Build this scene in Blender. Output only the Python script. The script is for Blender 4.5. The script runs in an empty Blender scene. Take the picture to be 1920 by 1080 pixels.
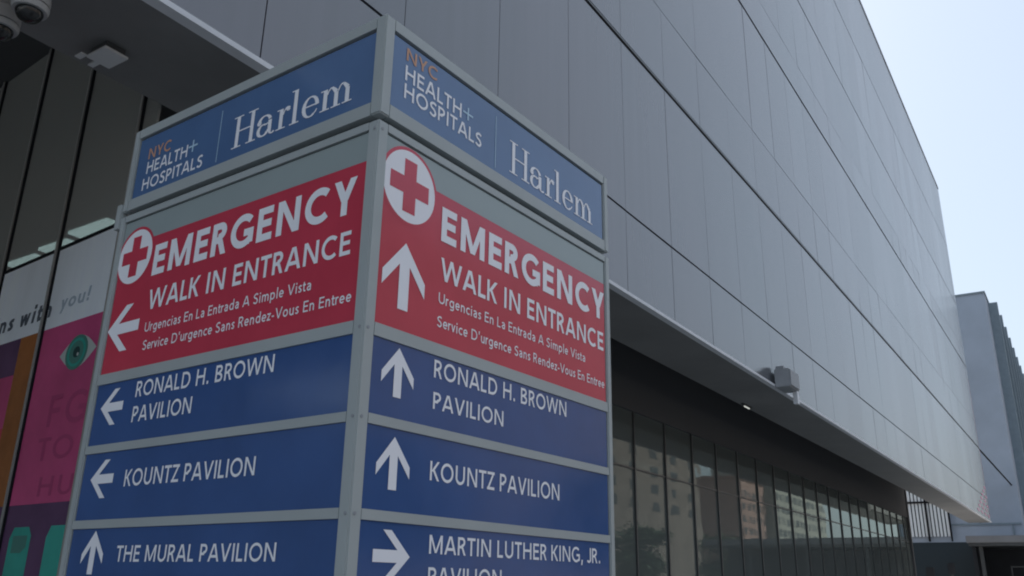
import bpy, bmesh, math, random
from mathutils import Vector, Matrix
random.seed(7)
R = math.radians
scene = bpy.context.scene

# ------------------------------------------------------------------ camera
cam_d = bpy.data.cameras.new('camera')
cam = bpy.data.objects.new('camera', cam_d)
scene.collection.objects.link(cam)
scene.camera = cam
EYE = 1.6
yaw, pitch, roll = R(33.330), R(18.972), R(0.969)
fw = Vector((math.cos(pitch)*math.cos(yaw), math.cos(pitch)*math.sin(yaw), math.sin(pitch)))
rt = Vector((math.sin(yaw), -math.cos(yaw), 0))
up = rt.cross(fw)
rt2 = rt*math.cos(roll) + up*math.sin(roll)
up2 = -rt*math.sin(roll) + up*math.cos(roll)
m = Matrix((rt2, up2, -fw)).transposed().to_4x4()
m.translation = (0, 0, EYE)
cam.matrix_world = m
cam_d.sensor_fit = 'HORIZONTAL'
cam_d.sensor_width = 36.0
cam_d.lens = 36.0*1619.08/1920.0
cam_d.clip_start = 0.05
cam_d.clip_end = 2000

# ------------------------------------------------------------------ world, sun, exposure
SUN_EL, SUN_AZ = R(50), R(32)          # azimuth from +Y towards +X: behind the building
w = bpy.data.worlds.new('World'); scene.world = w
w.use_nodes = True
nt = w.node_tree; nt.nodes.clear()
out = nt.nodes.new('ShaderNodeOutputWorld')
bg = nt.nodes.new('ShaderNodeBackground')
sky = nt.nodes.new('ShaderNodeTexSky')
sky.sky_type = 'NISHITA'; sky.sun_disc = False
sky.sun_elevation = SUN_EL; sky.sun_rotation = SUN_AZ
sky.air_density = 1.0; sky.dust_density = 4.0; sky.ozone_density = 1.5
hz = nt.nodes.new('ShaderNodeMix'); hz.data_type = 'RGBA'
hz.inputs['Factor'].default_value = 0.60           # thin bright haze over the whole sky
hz.inputs['B'].default_value = (3.45, 4.02, 4.5, 1)
nt.links.new(sky.outputs[0], hz.inputs['A'])
nt.links.new(hz.outputs['Result'], bg.inputs[0])
bg.inputs[1].default_value = 0.12
nt.links.new(bg.outputs[0], out.inputs[0])

sd = bpy.data.lights.new('sun', 'SUN'); so = bpy.data.objects.new('sun', sd)
scene.collection.objects.link(so)
sd.energy = 3.5; sd.angle = R(0.6); sd.color = (1.0, 0.97, 0.92)
sdir = Vector((math.sin(SUN_AZ)*math.cos(SUN_EL), math.cos(SUN_AZ)*math.cos(SUN_EL), math.sin(SUN_EL)))
so.rotation_euler = sdir.to_track_quat('Z', 'Y').to_euler()
so.location = (0, 60, 60)

scene.view_settings.view_transform = 'Standard'
scene.view_settings.look = 'None'
scene.view_settings.gamma = 1.0
scene.view_settings.use_curve_mapping = False
scene.view_settings.exposure = 0.86
scene.cycles.filter_width = 2.0
scene.cycles.max_bounces = 8
scene.cycles.transparent_max_bounces = 16
scene.cycles.sample_clamp_indirect = 4.0

# ------------------------------------------------------------------ materials
def mat(name, col, rough=0.5, spec=0.5, metal=0.0, vary=0.0, vscale=3.0, bump=0.0, bscale=40.0, stretch=None, coat=0.0):
    M = bpy.data.materials.new(name); M.use_nodes = True
    N = M.node_tree.nodes; L = M.node_tree.links
    p = N['Principled BSDF']
    p.inputs['Base Color'].default_value = (*col, 1)
    p.inputs['Roughness'].default_value = rough
    p.inputs['Metallic'].default_value = metal
    p.inputs['Specular IOR Level'].default_value = spec
    p.inputs['Coat Weight'].default_value = coat
    p.inputs['Coat Roughness'].default_value = 0.06
    if vary or bump:
        tc = N.new('ShaderNodeTexCoord'); mp = N.new('ShaderNodeMapping')
        L.new(tc.outputs['Object'], mp.inputs[0])
        if stretch: mp.inputs['Scale'].default_value = stretch
    if vary:
        n = N.new('ShaderNodeTexNoise'); n.inputs['Scale'].default_value = vscale
        n.inputs['Detail'].default_value = 5; n.inputs['Roughness'].default_value = 0.6
        L.new(mp.outputs[0], n.inputs[0])
        r = N.new('ShaderNodeMapRange')
        r.inputs['From Min'].default_value = 0.25; r.inputs['From Max'].default_value = 0.75
        r.inputs['To Min'].default_value = 1-vary; r.inputs['To Max'].default_value = 1+vary
        L.new(n.outputs['Fac'], r.inputs['Value'])
        mx = N.new('ShaderNodeMix'); mx.data_type = 'RGBA'; mx.blend_type = 'MULTIPLY'
        mx.inputs['Factor'].default_value = 1
        mx.inputs['A'].default_value = (*col, 1)
        L.new(r.outputs[0], mx.inputs['B']); L.new(mx.outputs['Result'], p.inputs['Base Color'])
        r2 = N.new('ShaderNodeMapRange')
        r2.inputs['To Min'].default_value = max(0.02, rough-0.06); r2.inputs['To Max'].default_value = rough+0.06
        L.new(n.outputs['Fac'], r2.inputs['Value']); L.new(r2.outputs[0], p.inputs['Roughness'])
    if bump:
        b = N.new('ShaderNodeBump'); b.inputs['Strength'].default_value = bump; b.inputs['Distance'].default_value = 0.02
        n2 = N.new('ShaderNodeTexNoise'); n2.inputs['Scale'].default_value = bscale
        L.new(mp.outputs[0], n2.inputs[0]); L.new(n2.outputs['Fac'], b.inputs['Height']); L.new(b.outputs[0], p.inputs['Normal'])
    return M

def glass_mat(name, tint, ior=1.5, rough=0.0, body=0.0, bodycol=(0.02, 0.03, 0.03)):
    M = bpy.data.materials.new(name); M.use_nodes = True
    N = M.node_tree.nodes; L = M.node_tree.links; N.clear()
    o = N.new('ShaderNodeOutputMaterial')
    t = N.new('ShaderNodeBsdfTransparent'); t.inputs[0].default_value = (*tint, 1)
    d = N.new('ShaderNodeBsdfDiffuse'); d.inputs[0].default_value = (*bodycol, 1)
    m0 = N.new('ShaderNodeMixShader'); m0.inputs[0].default_value = body
    L.new(t.outputs[0], m0.inputs[1]); L.new(d.outputs[0], m0.inputs[2])
    g = N.new('ShaderNodeBsdfGlossy'); g.inputs['Roughness'].default_value = rough
    g.inputs[0].default_value = (0.84, 0.96, 0.92, 1)
    f = N.new('ShaderNodeFresnel'); f.inputs[0].default_value = ior
    mx = N.new('ShaderNodeMixShader')
    gm = N.new('ShaderNodeNewGeometry'); sb = N.new('ShaderNodeMath'); sb.operation = 'SUBTRACT'; sb.inputs[0].default_value = 1.0
    L.new(gm.outputs['Backfacing'], sb.inputs[1])
    ml = N.new('ShaderNodeMath'); ml.operation = 'MULTIPLY'; L.new(f.outputs[0], ml.inputs[0]); L.new(sb.outputs[0], ml.inputs[1])
    L.new(ml.outputs[0], mx.inputs[0]); L.new(m0.outputs[0], mx.inputs[1]); L.new(g.outputs[0], mx.inputs[2])
    L.new(mx.outputs[0], o.inputs[0])
    tc = N.new('ShaderNodeTexCoord'); n = N.new('ShaderNodeTexNoise'); n.inputs['Scale'].default_value = 0.9
    b = N.new('ShaderNodeBump'); b.inputs['Strength'].default_value = 0.05; b.inputs['Distance'].default_value = 0.05
    L.new(tc.outputs['Object'], n.inputs[0]); L.new(n.outputs['Fac'], b.inputs['Height'])
    L.new(b.outputs[0], g.inputs['Normal'])
    return M

def emit_mat(name, col, s):
    M = bpy.data.materials.new(name); M.use_nodes = True
    p = M.node_tree.nodes['Principled BSDF']
    p.inputs['Base Color'].default_value = (*col, 1)
    p.inputs['Emission Color'].default_value = (*col, 1); p.inputs['Emission Strength'].default_value = s
    return M

PW, PX0 = 1.502, 3.438                       # cladding panel width, first joint
def cladding_mat():
    M = bpy.data.materials.new('panel_coating'); M.use_nodes = True
    N = M.node_tree.nodes; L = M.node_tree.links
    p = N['Principled BSDF']
    at = N.new('ShaderNodeAttribute'); at.attribute_name = 'panel_tone'
    tc = N.new('ShaderNodeTexCoord')
    mp = N.new('ShaderNodeMapping'); mp.inputs['Scale'].default_value = (0.22, 0.22, 0.10)
    L.new(tc.outputs['Object'], mp.inputs[0])
    n = N.new('ShaderNodeTexNoise'); n.inputs['Scale'].default_value = 1.0; n.inputs['Detail'].default_value = 3
    L.new(mp.outputs[0], n.inputs[0])
    cr = N.new('ShaderNodeValToRGB')
    cr.color_ramp.elements[0].position = 0.35; cr.color_ramp.elements[0].color = (0.088, 0.094, 0.108, 1)
    cr.color_ramp.elements[1].position = 0.65; cr.color_ramp.elements[1].color = (0.104, 0.094, 0.112, 1)
    L.new(n.outputs['Fac'], cr.inputs[0])
    # streaks of rain dirt running down
    mp2 = N.new('ShaderNodeMapping'); mp2.inputs['Scale'].default_value = (5.0, 5.0, 0.18)
    L.new(tc.outputs['Object'], mp2.inputs[0])
    n2 = N.new('ShaderNodeTexNoise'); n2.inputs['Scale'].default_value = 1.0; n2.inputs['Detail'].default_value = 6
    L.new(mp2.outputs[0], n2.inputs[0])
    mr = N.new('ShaderNodeMapRange'); mr.inputs['From Min'].default_value = 0.3; mr.inputs['From Max'].default_value = 0.7
    mr.inputs['To Min'].default_value = 0.92; mr.inputs['To Max'].default_value = 1.04
    L.new(n2.outputs['Fac'], mr.inputs['Value'])
    mul = N.new('ShaderNodeMath'); mul.operation = 'MULTIPLY'
    L.new(at.outputs['Fac'], mul.inputs[0]); L.new(mr.outputs[0], mul.inputs[1])
    mx = N.new('ShaderNodeMix'); mx.data_type = 'RGBA'; mx.blend_type = 'MULTIPLY'; mx.inputs['Factor'].default_value = 1
    L.new(cr.outputs[0], mx.inputs['A']); L.new(mul.outputs[0], mx.inputs['B'])
    L.new(mx.outputs['Result'], p.inputs['Base Color'])
    rm = N.new('ShaderNodeMath'); rm.operation = 'POWER'; rm.inputs[1].default_value = 1.0
    rs = N.new('ShaderNodeMath'); rs.operation = 'MULTIPLY'; rs.inputs[1].default_value = 0.22
    L.new(at.outputs['Fac'], rm.inputs[0]); L.new(rm.outputs[0], rs.inputs[0]); L.new(rs.outputs[0], p.inputs['Roughness'])
    p.inputs['IOR'].default_value = 2.1
    n3 = N.new('ShaderNodeTexNoise'); n3.inputs['Scale'].default_value = 0.7
    L.new(tc.outputs['Object'], n3.inputs[0])
    b = N.new('ShaderNodeBump'); b.inputs['Strength'].default_value = 0.10; b.inputs['Distance'].default_value = 0.05
    L.new(n3.outputs['Fac'], b.inputs['Height']); L.new(b.outputs[0], p.inputs['Normal'])
    return M

M_clad = cladding_mat()
M_gap = mat('joint_rubber', (0.012, 0.012, 0.015), 0.8, 0.2)
M_trim = mat('anodised_trim', (0.66, 0.67, 0.70), 0.4, 0.5, vary=0.08)
M_soffit = mat('soffit_panel', (0.20, 0.196, 0.194), 0.55, 0.4, vary=0.18, vscale=0.8)
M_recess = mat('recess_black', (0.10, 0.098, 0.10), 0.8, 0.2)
M_mull = mat('mullion_metal', (0.060, 0.062, 0.064), 0.35, 0.5, vary=0.1)
M_mull_l = mat('mullion_bronze', (0.34, 0.33, 0.31), 0.4, 0.5, vary=0.1)
M_glass = glass_mat('glare_veil_glass', (0.62, 0.70, 0.68), 1.5, 0.0, 0.45, (0.60, 0.58, 0.55))  # pale diffuse body mixed in to imitate veiling glare over the dark lobby
M_street = glass_mat('street_glass', (0.30, 0.36, 0.35), 1.5, 0.02, 0.80, (0.15, 0.165, 0.16))
M_inter = mat('interior_paint', (0.35, 0.36, 0.34), 0.8, 0.2, vary=0.2, vscale=0.7)
M_frost = mat('frosted_film', (0.88, 0.93, 0.98), 0.30, 0.5, vary=0.13, vscale=1.0, stretch=(2.2, 2.2, 0.35))  # stretched tone bands paint in soft reflections of the interior
M_pink = mat('mural_pink', (0.62, 0.095, 0.24), 0.2, 0.5, vary=0.22, vscale=1.2)
M_red2 = mat('mural_crimson', (0.62, 0.08, 0.12), 0.2, 0.5, vary=0.2, vscale=1.4)
M_orange = mat('mural_orange', (0.36, 0.135, 0.045), 0.2, 0.5, vary=0.35, vscale=2.4)
M_purple = mat('mural_purple', (0.14, 0.07, 0.15), 0.2, 0.5, vary=0.25, vscale=2)
M_teal = mat('mural_teal', (0.06, 0.42, 0.34), 0.2, 0.5, vary=0.15, vscale=3)
M_plum = mat('mural_plum', (0.47, 0.072, 0.19), 0.25, 0.5)
M_eyew = mat('mural_white', (0.55, 0.60, 0.58), 0.25, 0.5)
M_eyeg = mat('mural_green', (0.09, 0.26, 0.22), 0.25, 0.5)
M_eyed = mat('mural_dark_green', (0.03, 0.07, 0.07), 0.25, 0.5)
M_ink = mat('film_ink', (0.10, 0.12, 0.15), 0.4, 0.4)
M_ink2 = mat('film_ink_pale', (0.44, 0.52, 0.60), 0.4, 0.4)
M_alu = mat('sign_aluminium', (0.40, 0.43, 0.43), 0.38, 0.5, vary=0.07, vscale=2.5, bump=0.02, bscale=120)
M_grey = mat('sign_grey_panel', (0.33, 0.38, 0.38), 0.16, 0.5, vary=0.05, vscale=2)
M_head = mat('sign_header_blue', (0.092, 0.168, 0.33), 0.12, 0.5, vary=0.10, vscale=3, coat=0.2, bump=0.05, bscale=5)  # paler than the lower blue: sky reflection put into the base colour
M_blue = mat('sign_blue', (0.046, 0.102, 0.275), 0.14, 0.5, vary=0.13, vscale=3, bump=0.05, bscale=5)
M_redp = mat('sign_red', (0.58, 0.058, 0.095), 0.14, 0.5, vary=0.10, vscale=3, bump=0.05, bscale=5)
M_white = mat('vinyl_white', (0.90, 0.89, 0.93), 0.35, 0.4)
M_orng = mat('vinyl_orange', (0.62, 0.33, 0.20), 0.4, 0.4)
M_lblue = mat('vinyl_pale_blue', (0.48, 0.66, 0.80), 0.35, 0.4)
M_black = mat('sign_gap_black', (0.006, 0.006, 0.008), 0.7, 0.2)
M_cream = mat('camera_housing', (0.42, 0.42, 0.42), 0.4, 0.5, vary=0.05)
M_dome = mat('smoked_dome', (0.02, 0.02, 0.02), 0.12, 0.6)
M_lamp = mat('lamp_housing', (0.60, 0.60, 0.60), 0.4, 0.5, vary=0.06)
M_flood = mat('floodlight_metal', (0.30, 0.31, 0.33), 0.5, 0.4, vary=0.12)
M_tower = mat('tower_concrete', (0.36, 0.41, 0.49), 0.6, 0.4, vary=0.12, vscale=0.35, bump=0.03, bscale=2)
M_fin = mat('tower_fin_metal', (0.21, 0.26, 0.30), 0.5, 0.5, vary=0.1)
M_twin = mat('tower_window', (0.03, 0.045, 0.055), 0.12, 0.6)
M_louv = mat('louvre_white', (0.80, 0.82, 0.84), 0.4, 0.5)
M_canopy = mat('canopy_metal', (0.20, 0.20, 0.21), 0.5, 0.4, vary=0.1, vscale=0.8)
M_dark = mat('canopy_shade_wall', (0.030, 0.032, 0.038), 0.7, 0.3, vary=0.3, vscale=0.8)  # near-black colour carries the deep shade under the canopy
M_brick1 = mat('brick_pink', (0.36, 0.24, 0.21), 0.8, 0.2, vary=0.15, vscale=0.5)
M_brick2 = mat('brick_pale', (0.33, 0.33, 0.30), 0.8, 0.2, vary=0.15, vscale=0.5)
M_brick3 = mat('brick_brown', (0.25, 0.21, 0.19), 0.8, 0.2, vary=0.2, vscale=0.3)
M_win = mat('far_window', (0.04, 0.05, 0.06), 0.3, 0.5)
M_leaf = mat('street_tree_leaf', (0.055, 0.095, 0.05), 0.6, 0.3, vary=0.4, vscale=0.6)
M_bark = mat('bark', (0.08, 0.06, 0.045), 0.9, 0.1)
M_asph = mat('asphalt', (0.05, 0.05, 0.052), 0.85, 0.3, vary=0.2, vscale=1.5, bump=0.2, bscale=60)
M_pave = mat('pavement_concrete', (0.43, 0.42, 0.405), 0.8, 0.3, vary=0.12, vscale=1.2, bump=0.1, bscale=50)
M_ground = mat('ground_soil', (0.16, 0.15, 0.13), 0.9, 0.2, vary=0.2, vscale=0.2)
M_light = emit_mat('ceiling_light_lit', (0.82, 0.92, 0.96), 0.9)
M_tube = emit_mat('tube_lit', (0.95, 0.97, 0.9), 0.25)
M_cable = mat('cable_black', (0.02, 0.02, 0.025), 0.7, 0.2)

# ------------------------------------------------------------------ helpers
def link(o, parent=None):
    scene.collection.objects.link(o)
    if parent is not None: o.parent = parent
    return o
def obj(name, bm, material, parent=None, smooth=False):
    me = bpy.data.meshes.new(name)
    bm.normal_update(); bm.to_mesh(me); bm.free()
    mats = material if isinstance(material, (list, tuple)) else [material]
    for q in mats: me.materials.append(q)
    if smooth:
        for f in me.polygons: f.use_smooth = True
    return link(bpy.data.objects.new(name, me), parent)
def bx(bm, x0, x1, y0, y1, z0, z1, mi=0):
    v = [bm.verts.new((x, y, z)) for x in (x0, x1) for y in (y0, y1) for z in (z0, z1)]
    fs = []
    for a in ((0,1,3,2), (4,6,7,5), (0,4,5,1), (2,3,7,6), (0,2,6,4), (1,5,7,3)):
        f = bm.faces.new([v[i] for i in a]); f.material_index = mi; fs.append(f)
    return fs
def box(name, dims, material, parent=None, bevel=0.0):
    bm = bmesh.new(); bx(bm, *dims)
    if bevel: bmesh.ops.bevel(bm, geom=bm.edges[:], offset=bevel, segments=2, affect='EDGES')
    return obj(name, bm, material, parent)
def cyl(bm, p0, p1, r, n=12, r2=None):
    p0, p1 = Vector(p0), Vector(p1); d = (p1-p0).normalized()
    a = d.orthogonal().normalized(); b = d.cross(a); r2 = r if r2 is None else r2
    A = [bm.verts.new(p0+(a*math.cos(t)+b*math.sin(t))*r) for t in [2*math.pi*i/n for i in range(n)]]
    B = [bm.verts.new(p1+(a*math.cos(t)+b*math.sin(t))*r2) for t in [2*math.pi*i/n for i in range(n)]]
    for i in range(n):
        j = (i+1) % n; bm.faces.new((A[i], A[j], B[j], B[i]))
    bm.faces.new(A[::-1]); bm.faces.new(B)
def lathe(bm, prof, c, n=28):
    rings = []
    for r, z in prof:
        rings.append([bm.verts.new((c[0]+r*math.cos(2*math.pi*i/n), c[1]+r*math.sin(2*math.pi*i/n), c[2]+z)) for i in range(n)])
    for A, B in zip(rings, rings[1:]):
        for i in range(n):
            j = (i+1) % n; bm.faces.new((A[i], A[j], B[j], B[i]))
    bm.faces.new(rings[0][::-1]); bm.faces.new(rings[-1])
def thing(name, label, cat, loc=(0, 0, 0), rz=0.0, group=None):
    o = bpy.data.objects.new(name, None); link(o)
    o.location = loc; o.rotation_euler = (0, 0, rz); o.empty_display_size = 0.3
    o['label'] = label; o['category'] = cat
    if group: o['group'] = group
    return o
def struct(o):
    o['kind'] = 'structure'; return o
def copy_part(o, parent, loc):
    c = o.copy(); link(c); c.parent = parent; c.location = loc
    return c

# ------------------------------------------------------------------ ground
def sheet(name, x0, x1, y0, y1, z, mt):
    bm = bmesh.new(); bm.faces.new([bm.verts.new(p) for p in ((x0,y0,z),(x1,y0,z),(x1,y1,z),(x0,y1,z))])
    return struct(obj(name, bm, mt))
sheet('ground', -600, 900, -600, 600, -0.14, M_ground)
sheet('road', -300, 600, -18.0, -6.0, -0.13, M_asph)
struct(box('pavement', (-120, 300, -5.8, 40, -0.2, 0.0), M_pave))
struct(box('kerb', (-120, 300, -6.0, -5.801, -0.2, 0.004), M_pave))
struct(box('far_pavement', (-120, 300, -24, -18.0, -0.2, 0.0), M_pave))
bm = bmesh.new()
for i in range(60):
    bx(bm, -60+i*6, -57+i*6, -12.08, -11.92, -0.128, -0.126)
struct(obj('road_marking', bm, M_white))

# ------------------------------------------------------------------ the hospital building
D = 4.45                                     # facade plane
YS_ = 5.51                                    # inner edge of the soffit strip
XE, XW = 52.45, -11.0
Z0, ZT = 5.07, 24.25
bld = thing('hospital_building', 'large hospital block clad in grey metal panels, overhanging a dark glazed ground floor', 'building', (20, D, 0))
OFF = Vector((-20, -D, 0))
def bobj(name, bm, mt, parent=bld, smooth=False):
    bmesh.ops.translate(bm, verts=bm.verts[:], vec=OFF)
    return obj(name, bm, mt, parent, smooth)
def bbox(name, dims, mt):
    bm = bmesh.new(); bx(bm, *dims); return bobj(name, bm, mt)
# cladding: one part, rows of panels with open joints
bm = bmesh.new()
lay = bm.loops.layers.float_color.new('panel_tone')
rows = [(Z0+0.046, 6.235, 0.02), (6.265, 8.845, 0.02), (8.945, 10.32, 0.02), (10.335, 13.29, 0.02),
        (13.365, 14.345, 0.02), (14.355, 16.905, 0.02), (16.955, 20.455, 0.02), (20.50, 24.13, 0.02)]
cols = []
x = PX0 - 10*PW
while x < XE-0.01:
    cols.append((max(x, XW), min(x+PW, XE))); x += PW
for ri, (za, zb, _) in enumerate(rows):
    for ci, (xa, xb) in enumerate(cols):
        if xb-xa < 0.05: continue
        g = 0.0045 if ri < 3 else 0.003
        t = 1.0 + random.uniform(-0.07, 0.07)
        fs = bx(bm, xa+g, xb-g, D + 0.002, D+0.04, za, zb)
        for v in fs[2].verts: v.co.y += random.uniform(-0.0022, 0.0022)     # panels never sit quite flat
        for f in fs:
            for l in f.loops: l[lay] = (t, t, t, 1)
bobj('cladding', bm, M_clad)
bbox('backing_wall', (XW, XE-0.01, D+0.13, D+0.4, Z0+0.02, ZT-0.06), M_gap)
bbox('upper_mass', (XW, 43.2, D+0.401, 24, 6.76, ZT-0.07), M_gap)
bbox('blade_mass', (43.203, XE-0.01, D+0.401, YS_-0.003, Z0+0.1, ZT-0.07), M_soffit)
bm = bmesh.new(); bx(bm, XW, XE, D-0.012, D+0.10, 8.880, 8.910); bobj('joint_channel', bm, M_mull)
bm = bmesh.new(); bx(bm, XW, XE+0.02, D-0.035, D+0.06, Z0-0.005, Z0+0.038); bobj('drip_edge', bm, M_trim)
bm = bmesh.new(); bx(bm, XW, XE+0.03, D-0.02, D+0.5, 24.14, ZT); bobj('parapet_cap', bm, M_flood)
bm = bmesh.new(); bx(bm, XE+0.003, XE+0.05, D+0.005, YS_, Z0, ZT-0.12); bobj('end_cladding', bm, M_flood)
# dotted print at the far low corner
bm = bmesh.new()
for j in range(7):
    for i in range(4):
        if i > 3.2-j*0.52: continue
        cx = XE-0.65-i*1.5-(0.75 if j % 2 else 0); cz = Z0+0.26+j*0.24
        vs = [bm.verts.new((cx+0.50*math.cos(a), D-0.006, cz+0.085*math.sin(a))) for a in [2*math.pi*k/16 for k in range(16)]]
        f = bm.faces.new(vs); f.normal_update()
        if f.normal.y > 0: f.normal_flip()
bobj('printed_dots', bm, M_plum)
bm = bmesh.new(); bx(bm, XE-0.10, XE-0.005, D-0.006, D-0.003, Z0+0.3, 12.6); bobj('printed_stripe', bm, mat('print_pink', (0.45, 0.25, 0.34), 0.4))
# soffit strip and the dark recess behind it
bbox('soffit', (XW, XE, D+0.062, YS_, Z0, Z0+0.018), M_soffit)
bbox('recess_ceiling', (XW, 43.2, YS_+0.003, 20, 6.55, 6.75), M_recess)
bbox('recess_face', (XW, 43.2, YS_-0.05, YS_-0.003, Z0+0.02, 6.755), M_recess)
# ground floor, street side: glass in the plane y = YG
YG, XG0, XG1 = 6.99, 8.2, 43.1
bm = bmesh.new(); bx(bm, XG0, XG1, YG, YG+0.02, 0.1, 4.74); bobj('street_glazing', bm, M_street)
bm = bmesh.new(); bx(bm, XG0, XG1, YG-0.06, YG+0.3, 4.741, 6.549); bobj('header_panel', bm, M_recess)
bm = bmesh.new(); bx(bm, XG0, XG1, YG-0.02, YG+0.04, 3.66, 3.69); bobj('transom', bm, M_mull)
bm = bmesh.new(); bx(bm, XG0, XG1, YG-0.05, YG+0.06, 0.0, 0.1); bobj('sill', bm, M_mull)
xm = 14.85 - 4*1.4395
proto = None
while xm < XG1-0.2:
    if proto is None:
        b2 = bmesh.new(); bx(b2, -0.021, 0.021, -0.035, 0.05, 0.1, 4.74)
        proto = obj('mullion', b2, M_mull, bld); proto.location = (xm-20, YG-D, 0)
    else: copy_part(proto, bld, (xm-20, YG-D, 0))
    xm += 1.4395
# interior behind the glass
bbox('interior_floor', (3.9, 43, 7.05, 18, 0.01, 0.05), M_inter)
bbox('interior_back_wall', (3.9, 43, 17.9, 18.1, 0.05, 6.5), M_inter)
bbox('interior_ceiling', (4.7, 43, 7.3, 17.9, 4.95, 5.05), M_inter)
bbox('sky_block_wall', (-45, 43.0, 20.0, 20.3, 0, 6.54), M_inter)  # unseen wall added to keep bright sky out of the mural and sign reflections
bbox('end_wall', (43.1, 43.3, YG-0.1, 18, 0, 6.54), M_recess)
# entrance lobby wall on the left, turned 4.4 degrees
th = R(85.56); nx, ny = math.sin(th), -math.cos(th); tx, ty = math.cos(th), math.sin(th)
def wl(a, dpt=0.0):                          # point on the lobby wall: a along it, dpt outward (towards the street camera)
    return Vector((3*nx+a*tx-dpt*nx, 3*ny+a*ty-dpt*ny, 0))
def wbx(bm, a0, a1, d0, d1, z0, z1):
    vs = []
    for a in (a0, a1):
        for dd in (d0, d1):
            for z in (z0, z1):
                p = wl(a, dd); p.z = z; vs.append(bm.verts.new(p))
    for q in ((0,1,3,2), (4,6,7,5), (0,4,5,1), (2,3,7,6), (0,2,6,4), (1,5,7,3)):
        bm.faces.new([vs[i] for i in q])
def wpart(name, a0, a1, d0, d1, z0, z1, mt, parent=bld):
    bm = bmesh.new(); wbx(bm, a0, a1, d0, d1, z0, z1)
    bmesh.ops.recalc_face_normals(bm, faces=bm.faces[:])
    return bobj(name, bm, mt, parent)
A0, A1, FZ = 5.86, 13.5, 4.175
wpart('lobby_glazing', A0, A1, -0.02, 0.0, 0.1, 6.53, M_glass)
wpart('screen_rail', A0, A1, -0.02, 0.012, FZ-0.012, FZ+0.016, M_gap)
k = 0
for a in [6.09+1.012*i for i in range(8)]:
    wpart('mullion', a-0.013, a+0.013, 0.001, 0.03, 0.1, 6.53, M_mull_l)
    wpart('mullion_gasket', a-0.031, a-0.0135, 0.0005, 0.02, 0.1, 6.53, M_gap)
film = wpart('mural_film', A0, A1, 0.0005, 0.004, 3.473, FZ-0.013, M_frost)
def fpart(name, a0, a1, z0, z1, mt, d=0.004): return wpart(name, a0, a1, 0.0005, d, z0, z1, mt, film)
fpart('pink_field', A0, 7.125, 2.10, 3.4725, M_pink)
fpart('orange_field', 7.1255, 7.47, 2.10, 3.4725, M_orange)
fpart('purple_field', 7.4705, 9.4, 3.16, 3.4725, M_purple)
fpart('crimson_field', 7.4705, 9.4, 2.72, 3.1595, M_pink)
fpart('scarlet_field', 7.4705, 9.4, 2.10, 2.7195, M_red2)
fpart('dark_band', A0, 9.4, 0.12, 2.0995, M_purple)
fpart('rust_field', 9.4005, A1, 0.12, 3.4725, M_orange)
def wpoly(bm, pts, d):                       # pts (a, z); reading left to right is decreasing a
    vs = []
    for a, z in pts:
        p = wl(a, d); p.z = z; vs.append(bm.verts.new(p))
    f = bm.faces.new(vs); f.normal_update()
    if f.normal.x > 0: f.normal_flip()
# teal blocks of the mural (open letter shapes)
bm = bmesh.new()
for a0, a1 in ((6.96, 6.63), (6.40, 6.09)):
    wpoly(bm, [(a0, 0.5), (a0, 1.86), (a0-0.05, 1.94), (a1+0.05, 1.94), (a1, 1.88), (a1, 1.58), (a1-0.02, 1.1), (a1+0.1, 0.5)], 0.0055)
bobj('teal_shape', bm, M_teal, film)
bm = bmesh.new()
wpoly(bm, [(6.90, 1.76), (6.90, 1.88), (6.68, 1.88), (6.68, 1.80), (6.75, 1.76)], 0.0065)
bobj('green_accent', bm, M_eyeg, film)
# the eye
def ell(cx, cz, rx, rz, n=28): return [(cx+rx*math.cos(2*math.pi*i/n), cz+rz*math.sin(2*math.pi*i/n)) for i in range(n)]
def lens(cx, cz, hw, hh, n=12):
    P = [(cx-hw+2*hw*i/n, cz+hh*math.sin(math.pi*i/n)) for i in range(n)]
    return P + [(cx+hw-2*hw*i/n, cz-hh*math.sin(math.pi*i/n)) for i in range(n)]
for nm, sh, mt, dd in (('eye_white', lens(6.44, 3.205, 0.275, 0.13), M_eyew, 0.0055), ('eye_outline', ell(6.455, 3.205, 0.165, 0.137), M_eyeg, 0.0065),
                       ('iris', ell(6.455, 3.205, 0.135, 0.112), M_teal, 0.0073), ('iris_core', ell(6.455, 3.205, 0.105, 0.09), M_eyeg, 0.0081), ('pupil', ell(6.45, 3.205, 0.05, 0.043), M_eyed, 0.0089),
                       ('glint', ell(6.425, 3.185, 0.014, 0.014, 10), M_eyew, 0.0097)):
    bm = bmesh.new(); wpoly(bm, sh, dd); bobj(nm, bm, mt, film)

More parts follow.
